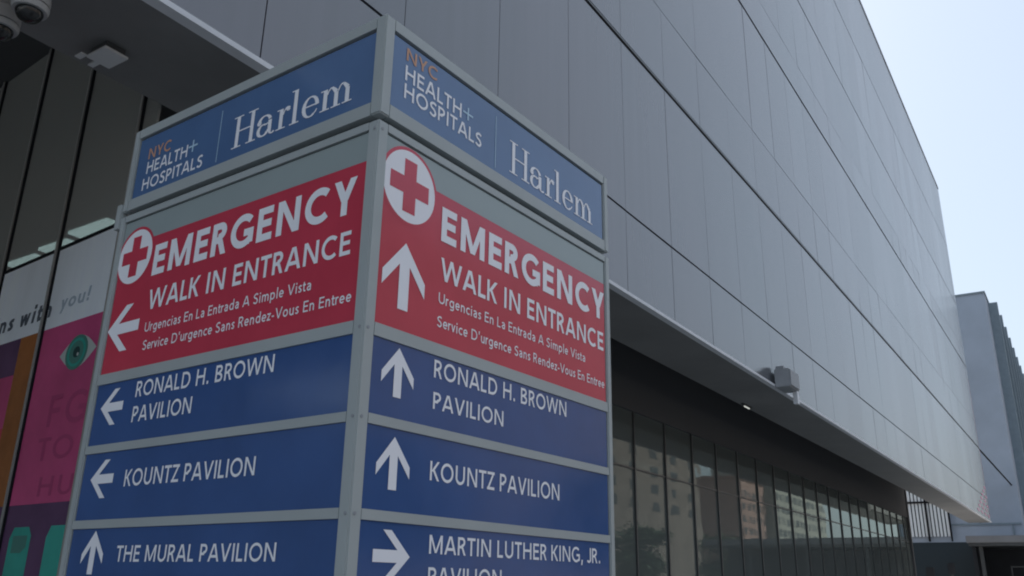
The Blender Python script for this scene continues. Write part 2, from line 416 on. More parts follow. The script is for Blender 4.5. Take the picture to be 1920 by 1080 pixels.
# ------------------------------------------------------------------ lettering
# a monoline sans drawn by hand: each glyph is a list of strokes in cap-height units
def arcp(cx, cy, rx, ry, a0, a1, n=14):
    return [(cx+rx*math.cos(R(a0+(a1-a0)*i/n)), cy+ry*math.sin(R(a0+(a1-a0)*i/n))) for i in range(n+1)]
def crv(P, n=5):
    o = []
    for i in range(len(P)-1):
        a, b = P[i], P[i+1]; p = P[i-1] if i else a; q = P[i+2] if i+2 < len(P) else b
        for k in range(n):
            t = k/n; t2, t3 = t*t, t**3
            o.append(tuple(0.5*(2*a[j]+(b[j]-p[j])*t+(2*p[j]-5*a[j]+4*b[j]-q[j])*t2+(3*a[j]-p[j]-3*b[j]+q[j])*t3) for j in (0, 1)))
    return o+[P[-1]]
def glyph(c, w):
    h = w/2; S = []; W = 0.6
    def ln(*p): S.append((list(p), False))
    def rg(p): S.append((p, True))
    def dg(x0, y0, x1, y1, s=1.0):                 # slanted bar with ends cut level
        k = w*s*math.hypot(x1-x0, y1-y0)/abs(y1-y0)/2
        S.append(([(x0-k, y0), (x0+k, y0), (x1+k, y1), (x1-k, y1)], None)); return k
    X = 0.68
    if c == 'A': W = .98; k = h*1.13; dg(k, 0, W/2-.03, 1); dg(W-k, 0, W/2+.03, 1); ln((.22, .29), (W-.22, .29))
    elif c == 'B': W = .68; ln((h, 0), (h, 1)); ln((h, 1-h), (.37, 1-h), *arcp(.37, .755, .63-h-.37, .245-h, 80, -80, 10), (.37, .51), (h, .51)); ln((.36, .54), *arcp(.38, .27, W-h-.38, .27-h, 80, -80, 10), (.38, h), (h, h))
    elif c == 'C': W = .90; ln(*arcp(.52, .5, .52-h, .512-h, 47, 313, 26))
    elif c == 'D': W = .86; ln((h, 0), (h, 1)); ln((h, 1-h), (.34, 1-h), *arcp(.36, .5, W-h-.36, .5-h, 84, -84, 18), (.34, h), (h, h))
    elif c == 'E': W = .60; ln((h, 0), (h, 1)); ln((h, 1-h), (W, 1-h)); ln((h, .515), (W-.04, .515)); ln((h, h), (W+.01, h))
    elif c == 'F': W = .56; ln((h, 0), (h, 1)); ln((h, 1-h), (W, 1-h)); ln((h, .50), (W-.04, .50))
    elif c == 'G': W = .96; ln(*arcp(.52, .5, .52-h, .512-h, 44, 305, 26), (W-h, .15)); ln((W-h, .10), (W-h, .54)); ln((.56, .54-h), (W, .54-h))
    elif c == 'H': W = .84; ln((h, 0), (h, 1)); ln((W-h, 0), (W-h, 1)); ln((h, .52), (W-h, .52))
    elif c == 'I': W = w; ln((h, 0), (h, 1))
    elif c == 'J': W = .50; ln((W-h, 1), (W-h, .30), *arcp(.22, .27, W-h-.22, .28-h, -5, -150, 12))
    elif c == 'K': W = .76; ln((h, 0), (h, 1)); dg(.16+h*.3, .46, W-.10, 1, .9); dg(W-h*1.2, 0, .20+h, .56, .95)
    elif c == 'L': W = .54; ln((h, 0), (h, 1)); ln((h, h), (W, h))
    elif c == 'M': W = 1.04; ln((h, 0), (h, 1)); ln((W-h, 0), (W-h, 1)); dg(W/2, .05, h*1.3, 1, .85); dg(W/2, .05, W-h*1.3, 1, .85)
    elif c == 'N': W = .88; ln((h, 0), (h, 1)); ln((W-h, 0), (W-h, 1)); dg(W-h*1.25, 0, h*1.25, 1, .9)
    elif c == 'O': W = 1.06; rg(arcp(W/2, .5, W/2-h, .512-h, 0, 345, 27))
    elif c == 'P': W = .64; ln((h, 0), (h, 1)); ln((h, 1-h), (.34, 1-h), *arcp(.35, .72, W-h-.35, .28-h, 84, -84, 10), (.34, .44+h*0), (h, .44))
    elif c == 'R': W = .68; ln((h, 0), (h, 1)); ln((h, 1-h), (.34, 1-h), *arcp(.35, .73, .62-h-.35, .27-h, 84, -84, 10), (.34, .46), (h, .46)); dg(W-h*1.1, 0, .36, .48, .95)
    elif c == 'S': W = .64; ln(*crv([(W-.07, .83), (.44, 1-h+.01), (.22, .965-h), (h+.02, .74), (.20, .58), (.42, .49), (W-h-.01, .28), (.46, h+.02), (.28, h-.01), (.05, .17)]))
    elif c == 'T': W = .70; ln((W/2, 0), (W/2, 1-h)); ln((0, 1-h), (W, 1-h))
    elif c == 'U': W = .80; ln((h, 1), (h, .36), *arcp(W/2, .37, W/2-h, .38-h, 185, 355, 16), (W-h, .36), (W-h, 1))
    elif c == 'V': W = .90; k = h*1.1; dg(W/2, 0, k, 1); dg(W/2, 0, W-k, 1)
    elif c == 'W': W = 1.40; k = h; dg(.37, 0, k, 1, .95); dg(.37, 0, W/2, 1, .95); dg(W-.37, 0, W/2, 1, .95); dg(W-.37, 0, W-k, 1, .95)
    elif c == 'Y': W = .82; ln((W/2, 0), (W/2, .44)); dg(W/2, .40, h*1.2, 1); dg(W/2, .40, W-h*1.2, 1)
    elif c == 'Z': W = .70; ln((.02, 1-h), (W, 1-h)); ln((0, h), (W, h)); dg(h*1.4, h, W-h*1.4, 1-h, .95)
    elif c == 'a': W = .50; ln(*crv([(.05, .55), (.16, X-h+.01), (.32, X-h), (W-h, .48), (W-h, .30), (W-h, 0)])); ln(*crv([(W-h, .40), (.24, .38), (h, .22), (.18, h-.01), (.34, .08), (W-h, .22)]))
    elif c == 'c': W = .52; ln(*arcp(.34, X/2, .34-h, X/2+.01-h, 50, 310, 16))
    elif c == 'd': W = .62; ln((W-h, 0), (W-h, 1.05)); rg(arcp(.32, X/2, .32-h, X/2+.01-h, 0, 342, 19))
    elif c == 'e': W = .60; ln(*arcp(.31, X/2, .30-h, X/2+.01-h, -5, -5, 1), *arcp(.31, X/2, .30-h, X/2+.01-h, 0, 318, 20)); ln((h, X/2), (W-h*.7, X/2))
    elif c == 'g': W = .62; rg(arcp(.32, X/2, .32-h, X/2+.01-h, 0, 342, 19)); ln((W-h, X), (W-h, -.06), *arcp(.31, -.08, W-h-.31, .2-h, -5, -140, 10))
    elif c == 'h': W = .56; ln((h, 0), (h, 1.05)); ln((W-h, 0), (W-h, .40), *arcp(W/2, .40, W/2-h, X-h-.39, 5, 175, 10))
    elif c == 'i': W = w*1.1; ln((W/2, 0), (W/2, X)); ln((W/2, .82), (W/2, .82+w*1.15))
    elif c == 'l': W = w; ln((h, 0), (h, 1.05))
    elif c == 'm': W = .90; ln((h, 0), (h, X)); ln((W/2, 0), (W/2, .42), *arcp(W/4+h/2, .42, W/4-h/2, X-h-.41, 5, 175, 10)); ln((W-h, 0), (W-h, .42), *arcp(W*.75-h/2, .42, W/4-h/2, X-h-.41, 5, 175, 10))
    elif c == 'n': W = .55; ln((h, 0), (h, X)); ln((W-h, 0), (W-h, .40), *arcp(W/2, .40, W/2-h, X-h-.39, 5, 175, 10))
    elif c == 'o': W = .64; rg(arcp(W/2, X/2, W/2-h, X/2+.01-h, 0, 342, 19))
    elif c == 'p': W = .62; ln((h, -.28), (h, X)); rg(arcp(W-.32, X/2, .32-h, X/2+.01-h, 0, 342, 19))
    elif c == 'r': W = .36; ln((h, 0), (h, X)); ln(*crv([(h, .36), (h+.06, .55), (.22, X-h), (W, X-h)]))
    elif c == 's': W = .44; ln(*crv([(W-.04, .56), (.25, X-h+.01), (h+.01, .50), (.22, .36), (W-h, .19), (.24, h), (.03, .12)]))
    elif c == 't': W = .38; ln((.15, .88), (.15, .22), (.19, .08), (.27, h), (W, h)); ln((0, X-h), (W-.01, X-h))
    elif c == 'u': W = .55; ln((W-h, 0), (W-h, X)); ln((h, X), (h, .28), *arcp(W/2, .28, W/2-h, .29-h, 185, 355, 10))
    elif c == 'v': W = .56; dg(W/2, 0, h*1.1, X); dg(W/2, 0, W-h*1.1, X)
    elif c == 'w': W = .84; dg(.24, 0, h, X, .9); dg(.24, 0, W/2, X, .9); dg(W-.24, 0, W/2, X, .9); dg(W-.24, 0, W-h, X, .9)
    elif c == 'y': W = .56; dg(W/2, 0, h*1.1, X); dg(.16, -.28, W-h*1.1, X)
    elif c == 'z': W = .48; ln((.01, X-h), (W, X-h)); ln((0, h), (W, h)); dg(h*1.4, h, W-h*1.4, X-h, .95)
    elif c == '.': W = w*1.15; ln((W/2, 0), (W/2, w*1.2))
    elif c == '!': W = w*1.15; ln((W/2, 0), (W/2, w*1.2)); ln((W/2, .30), (W/2, 1))
    elif c == ',': W = w*1.1; dg(W*.3, -.17, W*.62, w*1.15)
    elif c == "'": W = w; dg(h*.8, .70, h*1.2, 1.02)
    elif c == '-': W = .30; ln((0, .32), (W, .32))
    elif c == ' ': W = .40
    return W, S
ROUND = {'O', 'C', 'G', 'o', 'c', 'e', 'S', 's'}; SLANT = {'A', 'V', 'W', 'Y', 'T', 'v', 'y', 'w', 'J', 'K', 'X', 't', 'r', 'z', 'Z'}
def bear(c, sp):
    if c in SLANT: return sp*0.35
    if c in ROUND: return sp*0.68
    if c in 'RELFPZ': return sp*0.7
    return 0.0 if c == ' ' else sp
def outline(pts, w, closed):                       # mitred stroke as a chain of quads
    n = len(pts); h = w/2; Lp, Rp = [], []
    q = [pts[0]]
    for p in pts[1:]:
        if math.hypot(p[0]-q[-1][0], p[1]-q[-1][1]) > 1e-4: q.append(p)
    pts = q; n = len(pts)
    for i in range(n):
        def d(a, b):
            x, y = b[0]-a[0], b[1]-a[1]; l = math.hypot(x, y); return x/l, y/l
        if closed: d0, d1 = d(pts[i-1], pts[i]), d(pts[i], pts[(i+1) % n])
        else:
            d1 = d(pts[i], pts[i+1]) if i < n-1 else d(pts[i-1], pts[i])
            d0 = d(pts[i-1], pts[i]) if i else d1
        mx_, my_ = -(d0[1]+d1[1]), d0[0]+d1[0]; l = math.hypot(mx_, my_) or 1
        mx_ /= l; my_ /= l
        k = h/max(0.5, mx_*-d1[1]+my_*d1[0])
        Lp.append((pts[i][0]+mx_*k, pts[i][1]+my_*k)); Rp.append((pts[i][0]-mx_*k, pts[i][1]-my_*k))
    return Lp, Rp
def words_on(bm, s, to3d, left, base, cap, right, weight=0.15, sp=0.11, slant=0.0, tuck=0.00003):
    """monoline lettering fitted between left and right; to3d(x, z, lift)"""
    x = 0; items = []
    for i, c in enumerate(s):
        W, S = glyph(c, weight)
        if i: x += bear(s[i-1], sp)+bear(c, sp)
        items.append((x, S)); x += W
    sx = abs(right-left)/x
    for x0, S in items:
        for k, (pts, closed) in enumerate(S):
            def V(p): return bm.verts.new(to3d((x0+p[0]+slant*p[1])*sx, base+p[1]*cap, k*tuck))
            if closed is None:
                bm.faces.new([V(p) for p in pts]); continue
            Lp, Rp = outline(pts, weight, closed)
            a = [V(p) for p in Lp]; b = [V(p) for p in Rp]; n = len(a)
            for i in range(n if closed else n-1):
                j = (i+1) % n; bm.faces.new((a[i], b[i], b[j], a[j]))
    bmesh.ops.recalc_face_normals(bm, faces=bm.faces[:])
def wt(left, d=0.0055):
    def f(x, z, k=0.0):
        p = wl(left-x, d+k); p.z = z; return p
    return f
bm = bmesh.new()
words_on(bm, 'ins with', wt(8.05), 8.05, 3.578, 0.150, 7.02, 0.20, 0.13, 0.10, 0.0003)
bobj('lettering', bm, M_ink, film)
bm = bmesh.new(); words_on(bm, 'you!', wt(6.87), 6.87, 3.61, 0.12, 6.42, 0.17, 0.11, 0.10, 0.0003); bobj('lettering', bm, M_ink2, film)
for s_, l_, b_, c_, r_ in (('FG', 6.72, 2.66, 0.24, 6.14), ('TO', 6.79, 2.41, 0.17, 6.25), ('HU', 6.66, 2.15, 0.14, 6.16)):
    bm = bmesh.new(); words_on(bm, s_, wt(l_), l_, b_, c_, r_, 0.16, 0.16, 0, 0.0003); bobj('lettering', bm, M_plum, film)

# ------------------------------------------------------------------ the directory sign
sign = thing('directory_sign', 'tall square wayfinding sign, blue and red panels in a silver frame, nearest the viewer', 'sign', (1.6502, 1.5612, 0), R(-2.313))
WU, WV, PT = 1.37, 1.338, 0.043             # face widths, post width
FACES = ('right', 'left')
def fbx(bm, face, a0, a1, d0, d1, z0, z1):   # box on a face; a = distance from the near corner, d = depth behind the face
    if face == 'right': bx(bm, a0, a1, d0, d1, z0, z1)
    else: bx(bm, d0, d1, a0, a1, z0, z1)
def fw_(face): return WU if face == 'right' else WV
def fpt(face, a, z, d):
    return (a, d, z) if face == 'right' else (d, a, z)
# posts (lower and header lengths)
def posts(name, z0, z1):
    for ix in (0, 1):
        for iy in (0, 1):
            pu = PT if not ix else 0.032
            pv = PT if not iy else 0.032
            x0 = 0 if not ix else WU-pu; y0 = 0 if not iy else WV-pv
            bm = bmesh.new(); bx(bm, x0, x0+pu, y0, y0+pv, z0, z1)
            bmesh.ops.bevel(bm, geom=bm.edges[:], offset=0.004, segments=2, affect='EDGES')
            obj(name, bm, M_alu, sign)
posts('corner_post', 0.0, 2.890)
posts('header_post', 2.912, 3.257)
box('core', (0.03, WU-0.03, 0.03, WV-0.03, 0.02, 3.225), M_black, sign)  # near-black behind the panel gaps, stands in for their shadow lines
box('roof_plate', (0.004, WU-0.004, 0.004, WV-0.004, 3.230, 3.2535), M_alu, sign)
def rail(name, z0, z1, d0=0.0015, d1=0.03):
    bm = bmesh.new()
    bx(bm, PT, WU-0.032, d0, d1, z0, z1); bx(bm, d0, d1, PT, WV-0.032, z0, z1)
    bx(bm, PT, WU-0.032, WV-d1, WV-d0, z0, z1); bx(bm, WU-d1, WU-d0, PT, WV-0.032, z0, z1)
    return obj(name, bm, M_alu, sign)
rail('header_rail', 3.219, 3.256)
rail('header_rail', 2.913, 2.957)
rail('frame_rail', 2.864, 2.889)
for za, zb in ((2.240, 2.277), (1.999, 2.026), (1.752, 1.779), (1.505, 1.531), (1.255, 1.281), (1.0, 1.027), (0.0, 0.12)):
    rail('cross_rail', za, zb)
PD = 0.0065                                   # panel face depth behind frame face
def panel(name, face, z0, z1, mt, parent=sign, gap_t=0.0, gap_far=0.0):
    bm = bmesh.new()
    W = fw_(face)
    fbx(bm, face, PT+0.002, W-0.032-gap_far, PD, 0.029, z0, z1-gap_t)
    return obj(name, bm, mt, parent)
# arrows and emblems -----------------------------------------------------------
def arrow_pts(hw, hd, wing, inner, sh, tail):  # pointing +y, tip at the origin
    return [(0, 0), (hw, -hd), (hw, -hd-wing), (sh, -inner), (sh, -tail), (-sh, -tail), (-sh, -inner), (-hw, -hd-wing), (-hw, -hd)]
def fpoly(bm, face, pts, d, mi=0):
    vs = [bm.verts.new(fpt(face, a, z, d)) for a, z in pts]
    f = bm.faces.new(vs); f.normal_update(); f.material_index = mi
    if (f.normal.y if face == 'right' else f.normal.x) > 0: f.normal_flip()
    return f
def arrow(bm, face, tip, ang, A, d, s=1.0):
    pts = []
    for x, y in arrow_pts(*A):
        x *= s; y *= s
        c, sn = math.cos(ang), math.sin(ang)
        px, pz = x*c-y*sn, x*sn+y*c
        pts.append((tip[0]+(px if face == 'right' else -px), tip[1]+pz))
    # concave outline: split in halves so that it fills cleanly
    f = fpoly(bm, face, pts, d)
    bmesh.ops.triangulate(bm, faces=[f])
AB = (0.066, 0.076, 0.032, 0.050, 0.0160, 0.142)
AR = (0.091, 0.104, 0.046, 0.070, 0.0215, 0.206)
def fto(face, left, d=0.005):
    if face == 'right': return lambda x, z, k=0.0: (left+x, d-k, z)
    return lambda x, z, k=0.0: (d-k, left-x, z)
DL = PD-0.0016
def letters(panel_obj, face, specs, mt=M_white, name='lettering'):
    for s, left, base, cap, right, bold in specs:
        bm = bmesh.new()
        words_on(bm, s, fto(face, left, DL), left, base, cap, right, bold)
        obj(name, bm, mt, panel_obj)
# Didone serif word, drawn by hand in cap-height units -------------------------------
def strip(P, Wd):
    Lp, Rp = [], []
    for i, (x, y) in enumerate(P):
        a = P[max(i-1, 0)]; b = P[min(i+1, len(P)-1)]
        dx, dy = b[0]-a[0], b[1]-a[1]; l = math.hypot(dx, dy) or 1
        nx_, ny_ = -dy/l, dx/l; h = Wd[i]/2
        Lp.append((x+nx_*h, y+ny_*h)); Rp.append((x-nx_*h, y-ny_*h))
    return [[Lp[i], Lp[i+1], Rp[i+1], Rp[i]] for i in range(len(P)-1)]
def arc(cx, cy, rx, ry, a0, a1, w0, w1, n=16, thick_at=None):
    P, Wd = [], []
    for i in range(n+1):
        a = R(a0+(a1-a0)*i/n)
        P.append((cx+rx*math.cos(a), cy+ry*math.sin(a)))
        s = abs(math.cos(a))
        Wd.append(w0+(w1-w0)*s**1.5)
    return strip(P, Wd)
def rc(x0, x1, y0, y1): return [[(x0, y0), (x1, y0), (x1, y1), (x0, y1)]]
ST, HL, SF = 0.125, 0.042, 0.036              # stem, hairline, serif
def serif_H():
    g = rc(0.11, 0.11+ST, SF, 1-SF) + rc(0.64, 0.64+ST, SF, 1-SF) + rc(0.11+ST, 0.64, 0.49, 0.49+HL)
    for x in (0.0, 0.53): g += rc(x, x+0.345, 0, SF) + rc(x, x+0.345, 1-SF, 1)
    return g
def serif_a():
    g = rc(0.40, 0.40+ST, 0.08, 0.46)
    g += arc(0.27, 0.44, 0.195, 0.20, 15, 165, HL, ST*0.95)
    g += arc(0.085, 0.455, 0.045, 0.045, 0, 360, 0.07, 0.07, 12)
    g += arc(0.235, 0.195, 0.17, 0.175, 60, 330, HL, ST*0.95)
    g += strip([(0.32, 0.345), (0.36, 0.37), (0.41, 0.375)], [HL]*3)
    g += strip([(0.37, 0.11), (0.41, 0.18)], [HL]*2)
    g += arc(0.56, 0.10, 0.085, 0.085, 190, 330, HL, 0.08, 10)
    return g
def serif_r():
    g = rc(0.09, 0.09+ST, SF, 0.62) + rc(0, 0.32, 0, SF) + rc(0, 0.09, 0.62-SF, 0.62)
    g += strip([(0.215, 0.42), (0.25, 0.53), (0.31, 0.60), (0.36, 0.615)], [HL, HL, 0.05, 0.06])
    g += arc(0.38, 0.56, 0.035, 0.035, 0, 360, 0.075, 0.075, 12)
    return g
def serif_l():
    return rc(0.09, 0.09+ST, SF, 1.04) + rc(0, 0.31, 0, SF) + rc(0, 0.09, 1.04-SF, 1.04)
def serif_e():
    g = arc(0.27, 0.31, 0.215, 0.30, 0, 305, HL, ST)
    g += rc(0.10, 0.505, 0.315, 0.315+HL)
    g += strip([(0.394, 0.064), (0.45, 0.11), (0.49, 0.18)], [HL, HL, 0.03])
    return g
def serif_m():
    g = rc(0, 0.09, 0.62-SF, 0.62)
    for i in range(3):
        x = 0.09+i*0.345
        g += rc(x, x+ST, SF, 0.62 if i == 0 else 0.44) + rc(x-0.085, x+ST+0.085, 0, SF)
    for i in range(2):
        x = 0.09+ST+i*0.345
        g += strip([(x, 0.44), (x+0.035, 0.54), (x+0.09, 0.605), (x+0.15, 0.60), (x+0.215, 0.53), (x+0.2825, 0.44)], [HL*0.8, HL, HL, 0.075, 0.10, ST])
    return g
HAR_W = dict(H=0.875, a=0.64, r=0.42, l=0.31, e=0.51, m=0.99)
HAR = [('H', serif_H), ('a', serif_a), ('r', serif_r), ('l', serif_l), ('e', serif_e), ('m', serif_m)]
HAR_X = [0.0, 0.90, 1.60, 2.06, 2.46, 3.05]
HAR_T = 3.05+0.99
def harlem(panel_obj, face, left, right, base, cap):
    sx = abs(right-left)/HAR_T
    bm = bmesh.new(); f3 = None; k = 0
    for (ch, fn), x0 in zip(HAR, HAR_X):
        for quad in fn():
            d = DL - 0.00002*(k % 40); k += 1
            pts = [(left+(x0+x)*sx if face == 'right' else left-(x0+x)*sx, base+y*cap) for x, y in quad]
            fpoly(bm, face, pts, d)
    return obj('wordmark', bm, M_white, panel_obj)
def backs(name, z0, z1, mt):                   # plain panels on the two far faces
    bm = bmesh.new()
    bx(bm, PT, WU-0.034, WV-0.029, WV-PD, z0, z1); bx(bm, WU-0.029, WU-PD, PT, WV-0.034, z0, z1)
    obj(name, bm, mt, sign)
# header -----------------------------------------------------------------------
for face in FACES:
    hp = panel('header_panel', face, 2.9575, 3.2185, M_head, gap_t=0.011, gap_far=0.010)
    rf = face == 'right'
    letters(hp, face, [('HEALTH', 0.1022 if rf else 1.226, 3.0755 if rf else 3.046, 0.054 if rf else 0.050, 0.3815 if rf else 0.973, 0.16),
                       ('HOSPITALS', 0.1022 if rf else 1.238, 3.0125 if rf else 2.979, 0.052 if rf else 0.049, 0.495 if rf else 0.871, 0.16)])
    letters(hp, face, [('NYC', 0.1036 if rf else 1.228, 3.147 if rf else 3.108, 0.045 if rf else 0.046, 0.254 if rf else 1.085, 0.16)], M_orng, 'city_lettering')
    bm = bmesh.new(); cx, cz = (0.4172, 3.1070) if rf else (0.9422, 3.0815)
    fpoly(bm, face, [(cx-0.027, cz-0.0035), (cx+0.027, cz-0.0035), (cx+0.027, cz+0.0035), (cx-0.027, cz+0.0035)], DL)
    fpoly(bm, face, [(cx-0.0038, cz-0.024), (cx+0.0038, cz-0.024), (cx+0.0038, cz+0.024), (cx-0.0038, cz+0.024)], DL-0.0002)
    obj('plus_mark', bm, M_lblue, hp)
    bm = bmesh.new(); cx = 0.5757 if rf else 0.790
    fpoly(bm, face, [(cx-0.0016, 2.972), (cx+0.0016, 2.972), (cx+0.0016, 3.176), (cx-0.0016, 3.176)], DL)
    obj('divider_line', bm, M_lblue, hp)
    if rf: harlem(hp, face, 0.661, 1.243, 2.9945, 0.127)
    else: harlem(hp, face, 0.712, 0.131, 2.9975, 0.122)
backs('header_back_panel', 2.9575, 3.2185, M_head)
# grey field and the red emergency panel ------------------------------------------
RT = 2.765
for face in FACES:
    rf = face == 'right'; W = fw_(face)
    gp = panel('grey_panel', face, RT+0.0004, 2.8635, M_grey, gap_t=0.006, gap_far=0.006)
    rp = panel('emergency_panel', face, 2.2775, RT, M_redp, gap_far=0.006)
    # round red badge, white disc, red cross
    cx, cz, rad = (0.153, 2.729, 0.1155) if rf else (1.2055, 2.7085, 0.1045)
    def disc(bm, r, d): fpoly(bm, face, [(cx+r*math.cos(2*math.pi*i/48), cz+r*math.sin(2*math.pi*i/48)) for i in range(48)], d)
    bm = bmesh.new(); disc(bm, rad+0.011, DL+0.0008); obj('badge_ring', bm, M_redp, rp)
    bm = bmesh.new(); disc(bm, rad, DL+0.0004); obj('badge_disc', bm, M_white, rp)
    bm = bmesh.new(); s = rad/0.1155; a_, b_ = 0.086*s, 0.0275*s
    f = fpoly(bm, face, [(cx+x*1, cz+z) for x, z in ((-a_, -b_), (-b_, -b_), (-b_, -a_), (b_, -a_), (b_, -b_), (a_, -b_), (a_, b_), (b_, b_), (b_, a_), (-b_, a_), (-b_, b_), (-a_, b_))], DL)
    bmesh.ops.triangulate(bm, faces=[f]); obj('badge_cross', bm, M_redp, rp)
    if rf: specs = [('EMERGENCY', 0.307, 2.6075, 0.1155, 1.3295, 0.215), ('WALK IN ENTRANCE', 0.3125, 2.4805, 0.0735, 1.3165, 0.175),
                    ('Urgencias En La Entrada A Simple Vista', 0.3085, 2.4050, 0.034, 1.174, 0.135), ("Service D'urgence Sans Rendez-Vous En Entree", 0.306, 2.3305, 0.034, 1.318, 0.135)]
    else: specs = [('EMERGENCY', 1.079, 2.6085, 0.1165, 0.074, 0.215), ('WALK IN ENTRANCE', 1.070, 2.4810, 0.0735, 0.083, 0.175),
                   ('Urgencias En La Entrada A Simple Vista', 1.066, 2.4010, 0.034, 0.234, 0.135), ("Service D'urgence Sans Rendez-Vous En Entree", 1.062, 2.3360, 0.034, 0.063, 0.135)]
    letters(rp, face, specs)
    bm = bmesh.new()
    if rf: arrow(bm, face, (0.1515, 2.5455), 0, AR, DL)
    else: arrow(bm, face, (1.301, 2.437), R(90), AR, DL, 0.94)
    obj('arrow', bm, M_white, rp)
    if not rf: rp['label'] = 'red emergency panel with arrow pointing left'
backs('emergency_back_panel', 2.2775, 2.8635, M_grey)
# blue direction panels --------------------------------------------------------
ROWS = [(2.0265, 2.2395), (1.7795, 1.9985), (1.5315, 1.7515), (1.2815, 1.5045), (1.0275, 1.2545), (0.1205, 0.9995)]
TXT = {'right': [[('RONALD H. BROWN', 0.3028, 2.1735, 0.054, 1.0378, 0.155), ('PAVILION', 0.3045, 2.0805, 0.050, 0.654, 0.155)],
                 [('KOUNTZ PAVILION', 0.3055, 1.8765, 0.0545, 0.990, 0.155)],
                 [('MARTIN LUTHER KING, JR.', 0.3165, 1.6780, 0.0505, 1.264, 0.155), ('PAVILION', 0.317, 1.5920, 0.0505, 0.660, 0.155)]],
       'left': [[('RONALD H. BROWN', 1.058, 2.1735, 0.0535, 0.361, 0.155), ('PAVILION', 1.058, 2.0890, 0.053, 0.736, 0.155)],
                [('KOUNTZ PAVILION', 1.043, 1.8800, 0.0535, 0.3955, 0.155)],
                [('THE MURAL PAVILION', 1.022, 1.6485, 0.0485, 0.271, 0.155)]]}
ARW = {'right': [((0.150, 2.227), 0), ((0.153, 1.977), 0), ((0.238, 1.666), R(-90))],
       'left': [((1.259, 2.154), R(90)), ((1.246, 1.911), R(90)), ((1.160, 1.745), 0)]}
LAB = {'right': ['blue panel for the first pavilion, arrow up', None, None], 'left': [None, None, None]}
for face in FACES:
    for i, (za, zb) in enumerate(ROWS):
        dp = panel('direction_panel', face, za, zb, M_blue, gap_far=0.006)
        if i < 3:
            letters(dp, face, TXT[face][i])
            bm = bmesh.new(); tip, ang = ARW[face][i]
            arrow(bm, face, tip, ang, AB, DL, 1.0 if face == 'right' else 0.95)
            obj('arrow', bm, M_white, dp)
for za, zb in ROWS[:]: backs('back_panel', za, zb, M_blue)
# small fixings
for a, z in ((0.016, 2.862), (0.016, 2.255), (0.016, 2.012), (0.016, 1.765)):
    for face in FACES:
        bm = bmesh.new(); cyl(bm, fpt(face, a, z, -0.002), fpt(face, a, z, 0.002), 0.005, 10)
        obj('bolt', bm, M_flood, sign)
bm = bmesh.new(); bx(bm, -0.006, 0.02, WV+0.001, WV+0.028, 2.845, 2.945); obj('side_clip', bm, M_alu, sign)

# ------------------------------------------------------------------ things on and under the soffit
def dome_camera(x, y, label, sc=0.80):
    t = thing('dome_camera', label, 'security camera', (x, y, Z0), 0, 'dome cameras under the soffit')
    t.scale = (sc, sc, sc)
    bm = bmesh.new(); cyl(bm, (0, 0, -0.12), (0, 0, -0.001), 0.045, 16); obj('mount_stem', bm, M_cream, t, True)
    bm = bmesh.new(); lathe(bm, [(0.05, -0.09), (0.095, -0.10), (0.122, -0.13), (0.130, -0.20), (0.130, -0.245)], (0, 0, 0)); 
    bmesh.ops.recalc_face_normals(bm, faces=bm.faces[:]); obj('housing', bm, M_cream, t)
    bm = bmesh.new(); lathe(bm, [(0.122, -0.2455), (0.122, -0.256)], (0, 0, 0)); bmesh.ops.recalc_face_normals(bm, faces=bm.faces[:]); obj('seam_ring', bm, M_black, t)
    bm = bmesh.new(); lathe(bm, [(0.132, -0.2565), (0.132, -0.275), (0.122, -0.302)], (0, 0, 0)); bmesh.ops.recalc_face_normals(bm, faces=bm.faces[:]); obj('trim_ring', bm, M_cream, t)
    bm = bmesh.new(); lathe(bm, [(0.098, -0.303), (0.097, -0.32), (0.088, -0.345), (0.070, -0.367), (0.045, -0.382), (0.015, -0.389)], (0, 0, 0))
    bmesh.ops.recalc_face_normals(bm, faces=bm.faces[:]); obj('dome', bm, M_dome, t, True)
    return t
dome_camera(2.065, 4.88, 'grey dome security camera hanging from the dark soffit, right one of two')
dome_camera(2.065, 5.22, 'grey dome security camera cut by the left edge of the picture, lower of two')
t = thing('soffit_lamp', 'square pale lamp hanging below the dark soffit above the lobby glass', 'lamp', (2.745, 5.185, Z0))
box('diffuser', (-0.088, 0.088, -0.112, 0.112, -0.075, -0.055), M_lamp, t, 0.004)
box('lamp_body', (-0.07, 0.07, -0.09, 0.09, -0.0545, -0.002), M_mull, t)
box('bracket', (-0.13, -0.0885, 0.10, 0.18, -0.07, -0.06), M_lamp, t)
box('bracket', (-0.02, 0.02, 0.1125, 0.20, -0.07, -0.06), M_lamp, t)
t = thing('tube_lamp', 'small thin white tube lamp under the dark soffit, lit', 'lamp', (16.85, 5.42, Z0))
box('tube', (-0.15, 0.15, -0.010, 0.010, -0.055, -0.035), M_tube, t)
box('tube_holder', (-0.25, 0.25, -0.025, 0.025, -0.0345, -0.002), M_mull, t)
t = thing('floodlight', 'grey box floodlight with a bracket fixed at the lower edge of the panel facade', 'floodlight', (15.4, D, Z0))
box('housing', (0.0, 0.58, -0.31, -0.040, -0.03, 0.31), M_flood, t, 0.012)
box('cover_plate', (0.02, 0.56, -0.330, -0.3105, 0.0, 0.29), M_flood, t, 0.005)
box('rear_box', (0.05, 0.20, -0.20, -0.06, 0.3105, 0.37), M_flood, t)
box('bracket', (0.46, 0.58, -0.30, -0.22, -0.26, -0.0305), M_trim, t)
